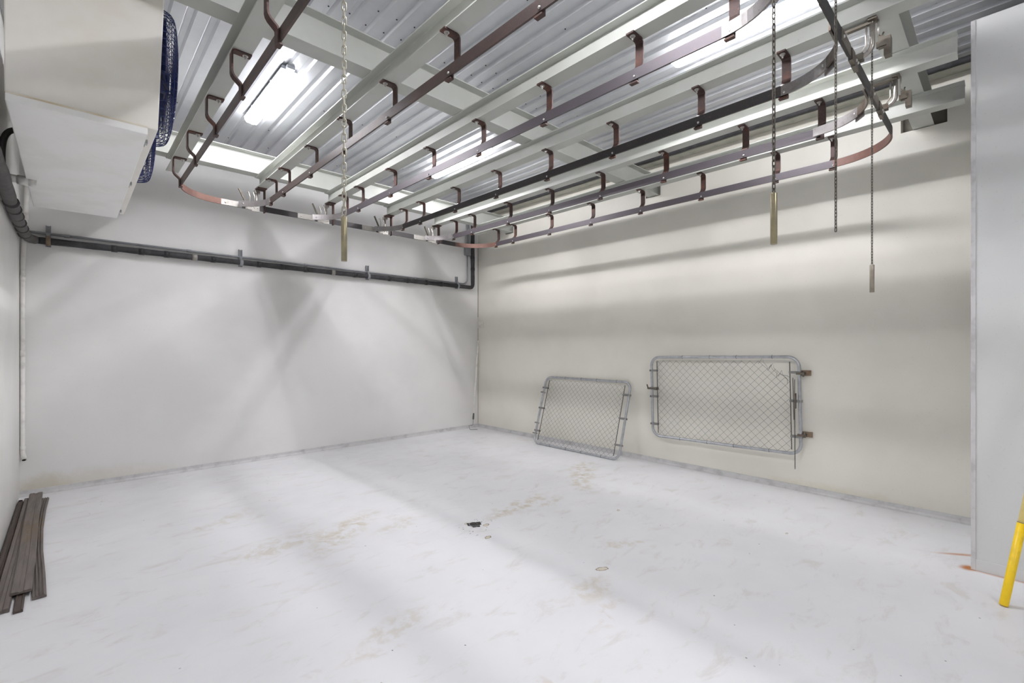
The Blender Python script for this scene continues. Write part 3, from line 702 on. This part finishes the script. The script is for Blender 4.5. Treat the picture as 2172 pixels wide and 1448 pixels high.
# smaller gate standing on the floor and leaning on the right wall
tilt = math.atan2(.30, 1.0)
lean = Matrix(((0, 1, 0), (-1, 0, 0), (0, 0, 1))) @ Matrix.Rotation(-tilt, 3, 'X')
yaw = math.atan2(.03, 1.5)
gate('smaller chain-link gate leaning against the wall on the floor', 1.525, 1.03, .10, .078, False, (5.150, 4.965, .017), Matrix.Rotation(0, 3, 'Z') @ lean, 'chain-link gates at the gate wall')
g2 = [o for o in C.objects if o.name.startswith('chain_link_gate') and o.parent is None][-1]
for z in (.14, .30, .78):
    b = MB(); b.box((-.04, -.021, z-.010), (.02, -.017, z+.010)); b.box((-.04, .017, z-.010), (.02, .021, z+.010)); b.cyl((-.03, -.03, z), (-.03, .03, z), .006, 8); b.build('hinge_band', M['band'], g2)

# ------------------------------------------------------------------ small things
t = thing('roller_pole', 'white extension pole with paint-roller wire frame, leaning in the corner', 'pole', (5.22, 6.50, 0))
def rp(b, name, mat): o = b.build(name, mat, t, at=(5.22, 6.50, 0)); o.location = (0, 0, 0)
bot, top = Vector((5.262, 6.57, .27)), Vector((5.455, 6.675, 1.587)); dr = (bot-top).normalized()
b = MB(); b.tube([top, bot], .0125, 12); rp(b, 'pole', M['pole'])
b = MB(); b.tube([bot-dr*.01, bot+dr*.06, bot+dr*.10], [.013, .0165, .015], 12); rp(b, 'grip', M['grip'])
q = bot+dr*.10; b = MB(); b.tube([q, q+dr*.10, q+dr*.105+Vector((-.09, -.0, 0)), Vector((q.x-.10, q.y-.03, .012)), Vector((q.x-.10, q.y-.04, .006)), Vector((q.x-.0, q.y-.12, .006))], .0035, 8); rp(b, 'roller_frame', M['grip'])
t = thing('outlet_box', 'small white plastic box on the wall corner above the roller pole', 'outlet box', (XR, 6.62, 1.88))
b = MB(); b.box((-.035, -.055, -.055), (0, .055, .055)); b.build('box', M['plastic'], t, .006)
b = MB(); b.box((-.039, -.045, -.045), (-.034, .045, .045)); b.build('cover', M['plastic'], t, .002)
t = thing('floor_drain', 'dark debris-clogged floor drain with broken rim in the white floor', 'drain', (2.458, 3.054, 0))
b = MB(); N_ = 48; rj = [random.random() for _ in range(49)]; vs = [(0, 0, .004)]
for j in range(N_):
    rr = .046+.008*math.sin(2*PI*j/N_*3+1)+.005*math.sin(2*PI*j/N_*7)+.007*rj[j]; vs.append((rr*.75*math.cos(2*PI*j/N_), rr*.75*math.sin(2*PI*j/N_), .005))
for j in range(N_):
    rr = .053+.009*math.sin(2*PI*j/N_*3+1)+.006*math.sin(2*PI*j/N_*7)+.010*rj[j]; vs.append((rr*math.cos(2*PI*j/N_), rr*math.sin(2*PI*j/N_), .0006))
b.add(vs, [(0, 1+j, 1+(j+1) % N_) for j in range(N_)]+[(1+j, 1+N_+j, 1+N_+(j+1) % N_, 1+(j+1) % N_) for j in range(N_)]); b.build('debris', M['drain'], t)
b = MB(); b.tube([(.046*math.cos(2*PI*j/20), .046*math.sin(2*PI*j/20), .003) for j in range(4, 17)], .003, 6); b.build('rim', M['conduit'], t)
# strips of old trim lying along the left wall
def plank(label, pts, w, h, mat, ridges=0):
    b = MB(); n_ = len(pts); prof_ = [(-w/2, 0), (w/2, 0), (w/2, h*.6)]
    if ridges:
        for k in range(ridges*2): prof_.append((w/2-(k+.5)*w/(ridges*2), h if k % 2 else h*.6))
    else: prof_ += [(w/2-.006, h), (.012, h), (.008, h*.7), (-.008, h*.7), (-.012, h), (-w/2+.006, h)]
    prof_.append((-w/2, h*.6)); m_ = len(prof_); vs = []
    for i, (x, y, z) in enumerate(pts):
        a = Vector(pts[max(0, i-1)]); c = Vector(pts[min(n_-1, i+1)]); d = (c-a); nn = Vector((d.y, -d.x, 0)).normalized()
        for p, q in prof_: vs.append((x+nn.x*p, y+nn.y*p, z+q))
    fs = [(i*m_+k, i*m_+(k+1) % m_, (i+1)*m_+(k+1) % m_, (i+1)*m_+k) for i in range(n_-1) for k in range(m_)]
    fs += [tuple(range(m_)), tuple((n_-1)*m_+k for k in range(m_-1, -1, -1))]
    b.add(vs, fs); x, y, z = pts[n_//2]
    tag(b.build('trim_plank', mat, None, at=(x, y, z)), label, 'plank', 'trim planks on the floor by the side wall')
plank('dark brown trim plank lowest against the side wall', [(-.345, 3.7, .002), (-.345, 5, .002), (-.345, 6.42, .002)], .035, .030, M['plank2'])
plank('broad grey-brown trim plank lying beside the dark one at the wall', [(-.288, 3.85, .002), (-.288, 5.2, .002), (-.288, 6.50, .002)], .075, .022, M['plank'])
plank('ridged trim plank bowed outwards on the open floor side', [(-.135, 3.93, .002), (-.150, 4.3, .002), (-.176, 4.8, .002), (-.193, 5.4, .002), (-.193, 6.0, .002), (-.183, 6.42, .002)], .062, .020, M['plank'], 4)
plank('stained grey-brown trim plank lying topmost, reaching nearest the far wall', [(-.215, 4.02, .0245), (-.222, 4.7, .0245), (-.240, 5.6, .0245), (-.248, 6.60, .0245)], .092, .016, M['plank'])
plank('short brown trim plank sticking out nearest the camera', [(-.215, 3.80, .002), (-.222, 4.4, .002), (-.236, 5.0, .002)], .04, .018, M['plank2'])
# yellow pole
t = thing('yellow_pole', 'yellow plastic pole leaning by the grey partition', 'pole', (3.905, .005, 0))
A = Vector((3.905, .008, .003)); d = Vector((4.0, -.066, .477))-A; d.normalize()
B_ = A+d*.485; E_ = A+d*1.75
def yp(b, name, mat): o = b.build(name, mat, t, at=(3.905, .005, 0)); o.location = (0, 0, 0)
b = MB(); b.tube([A, A+d*.004, B_], [.0195, .0205, .0205], 20); yp(b, 'lower_sleeve', M['yellow'])
b = MB(); b.tube([B_, E_], .0185, 20); yp(b, 'upper_tube', M['yellow_pale'])
b = MB(); b.tube([B_-d*.002, B_+d*.002], .0212, 20); yp(b, 'seam_ring', M['brass'])

# ------------------------------------------------------------------ world, camera, view
w = bpy.data.worlds.new('world'); bpy.context.scene.world = w; w.use_nodes = True
w.node_tree.nodes['Background'].inputs[0].default_value = (.5, .5, .5, 1); w.node_tree.nodes['Background'].inputs[1].default_value = .02
cam = bpy.data.cameras.new('camera'); co = bpy.data.objects.new('camera', cam); C.objects.link(co)
co.location = (0, 0, 1.5); co.rotation_euler = (PI/2, 0, -math.atan2(990, 1047))
cam.sensor_width = 36; cam.lens = 990/2172*36; cam.shift_y = 8/2172; cam.clip_start = .02
sc = bpy.context.scene; sc.camera = co
sc.view_settings.view_transform = 'Standard'; sc.view_settings.look = 'None'; sc.view_settings.gamma = 1
sc.view_settings.use_curve_mapping = False
sc.view_settings.exposure = 0.88
sc.cycles.max_bounces = 10; sc.cycles.diffuse_bounces = 7; sc.cycles.adaptive_threshold = .02; sc.cycles.use_denoising = True
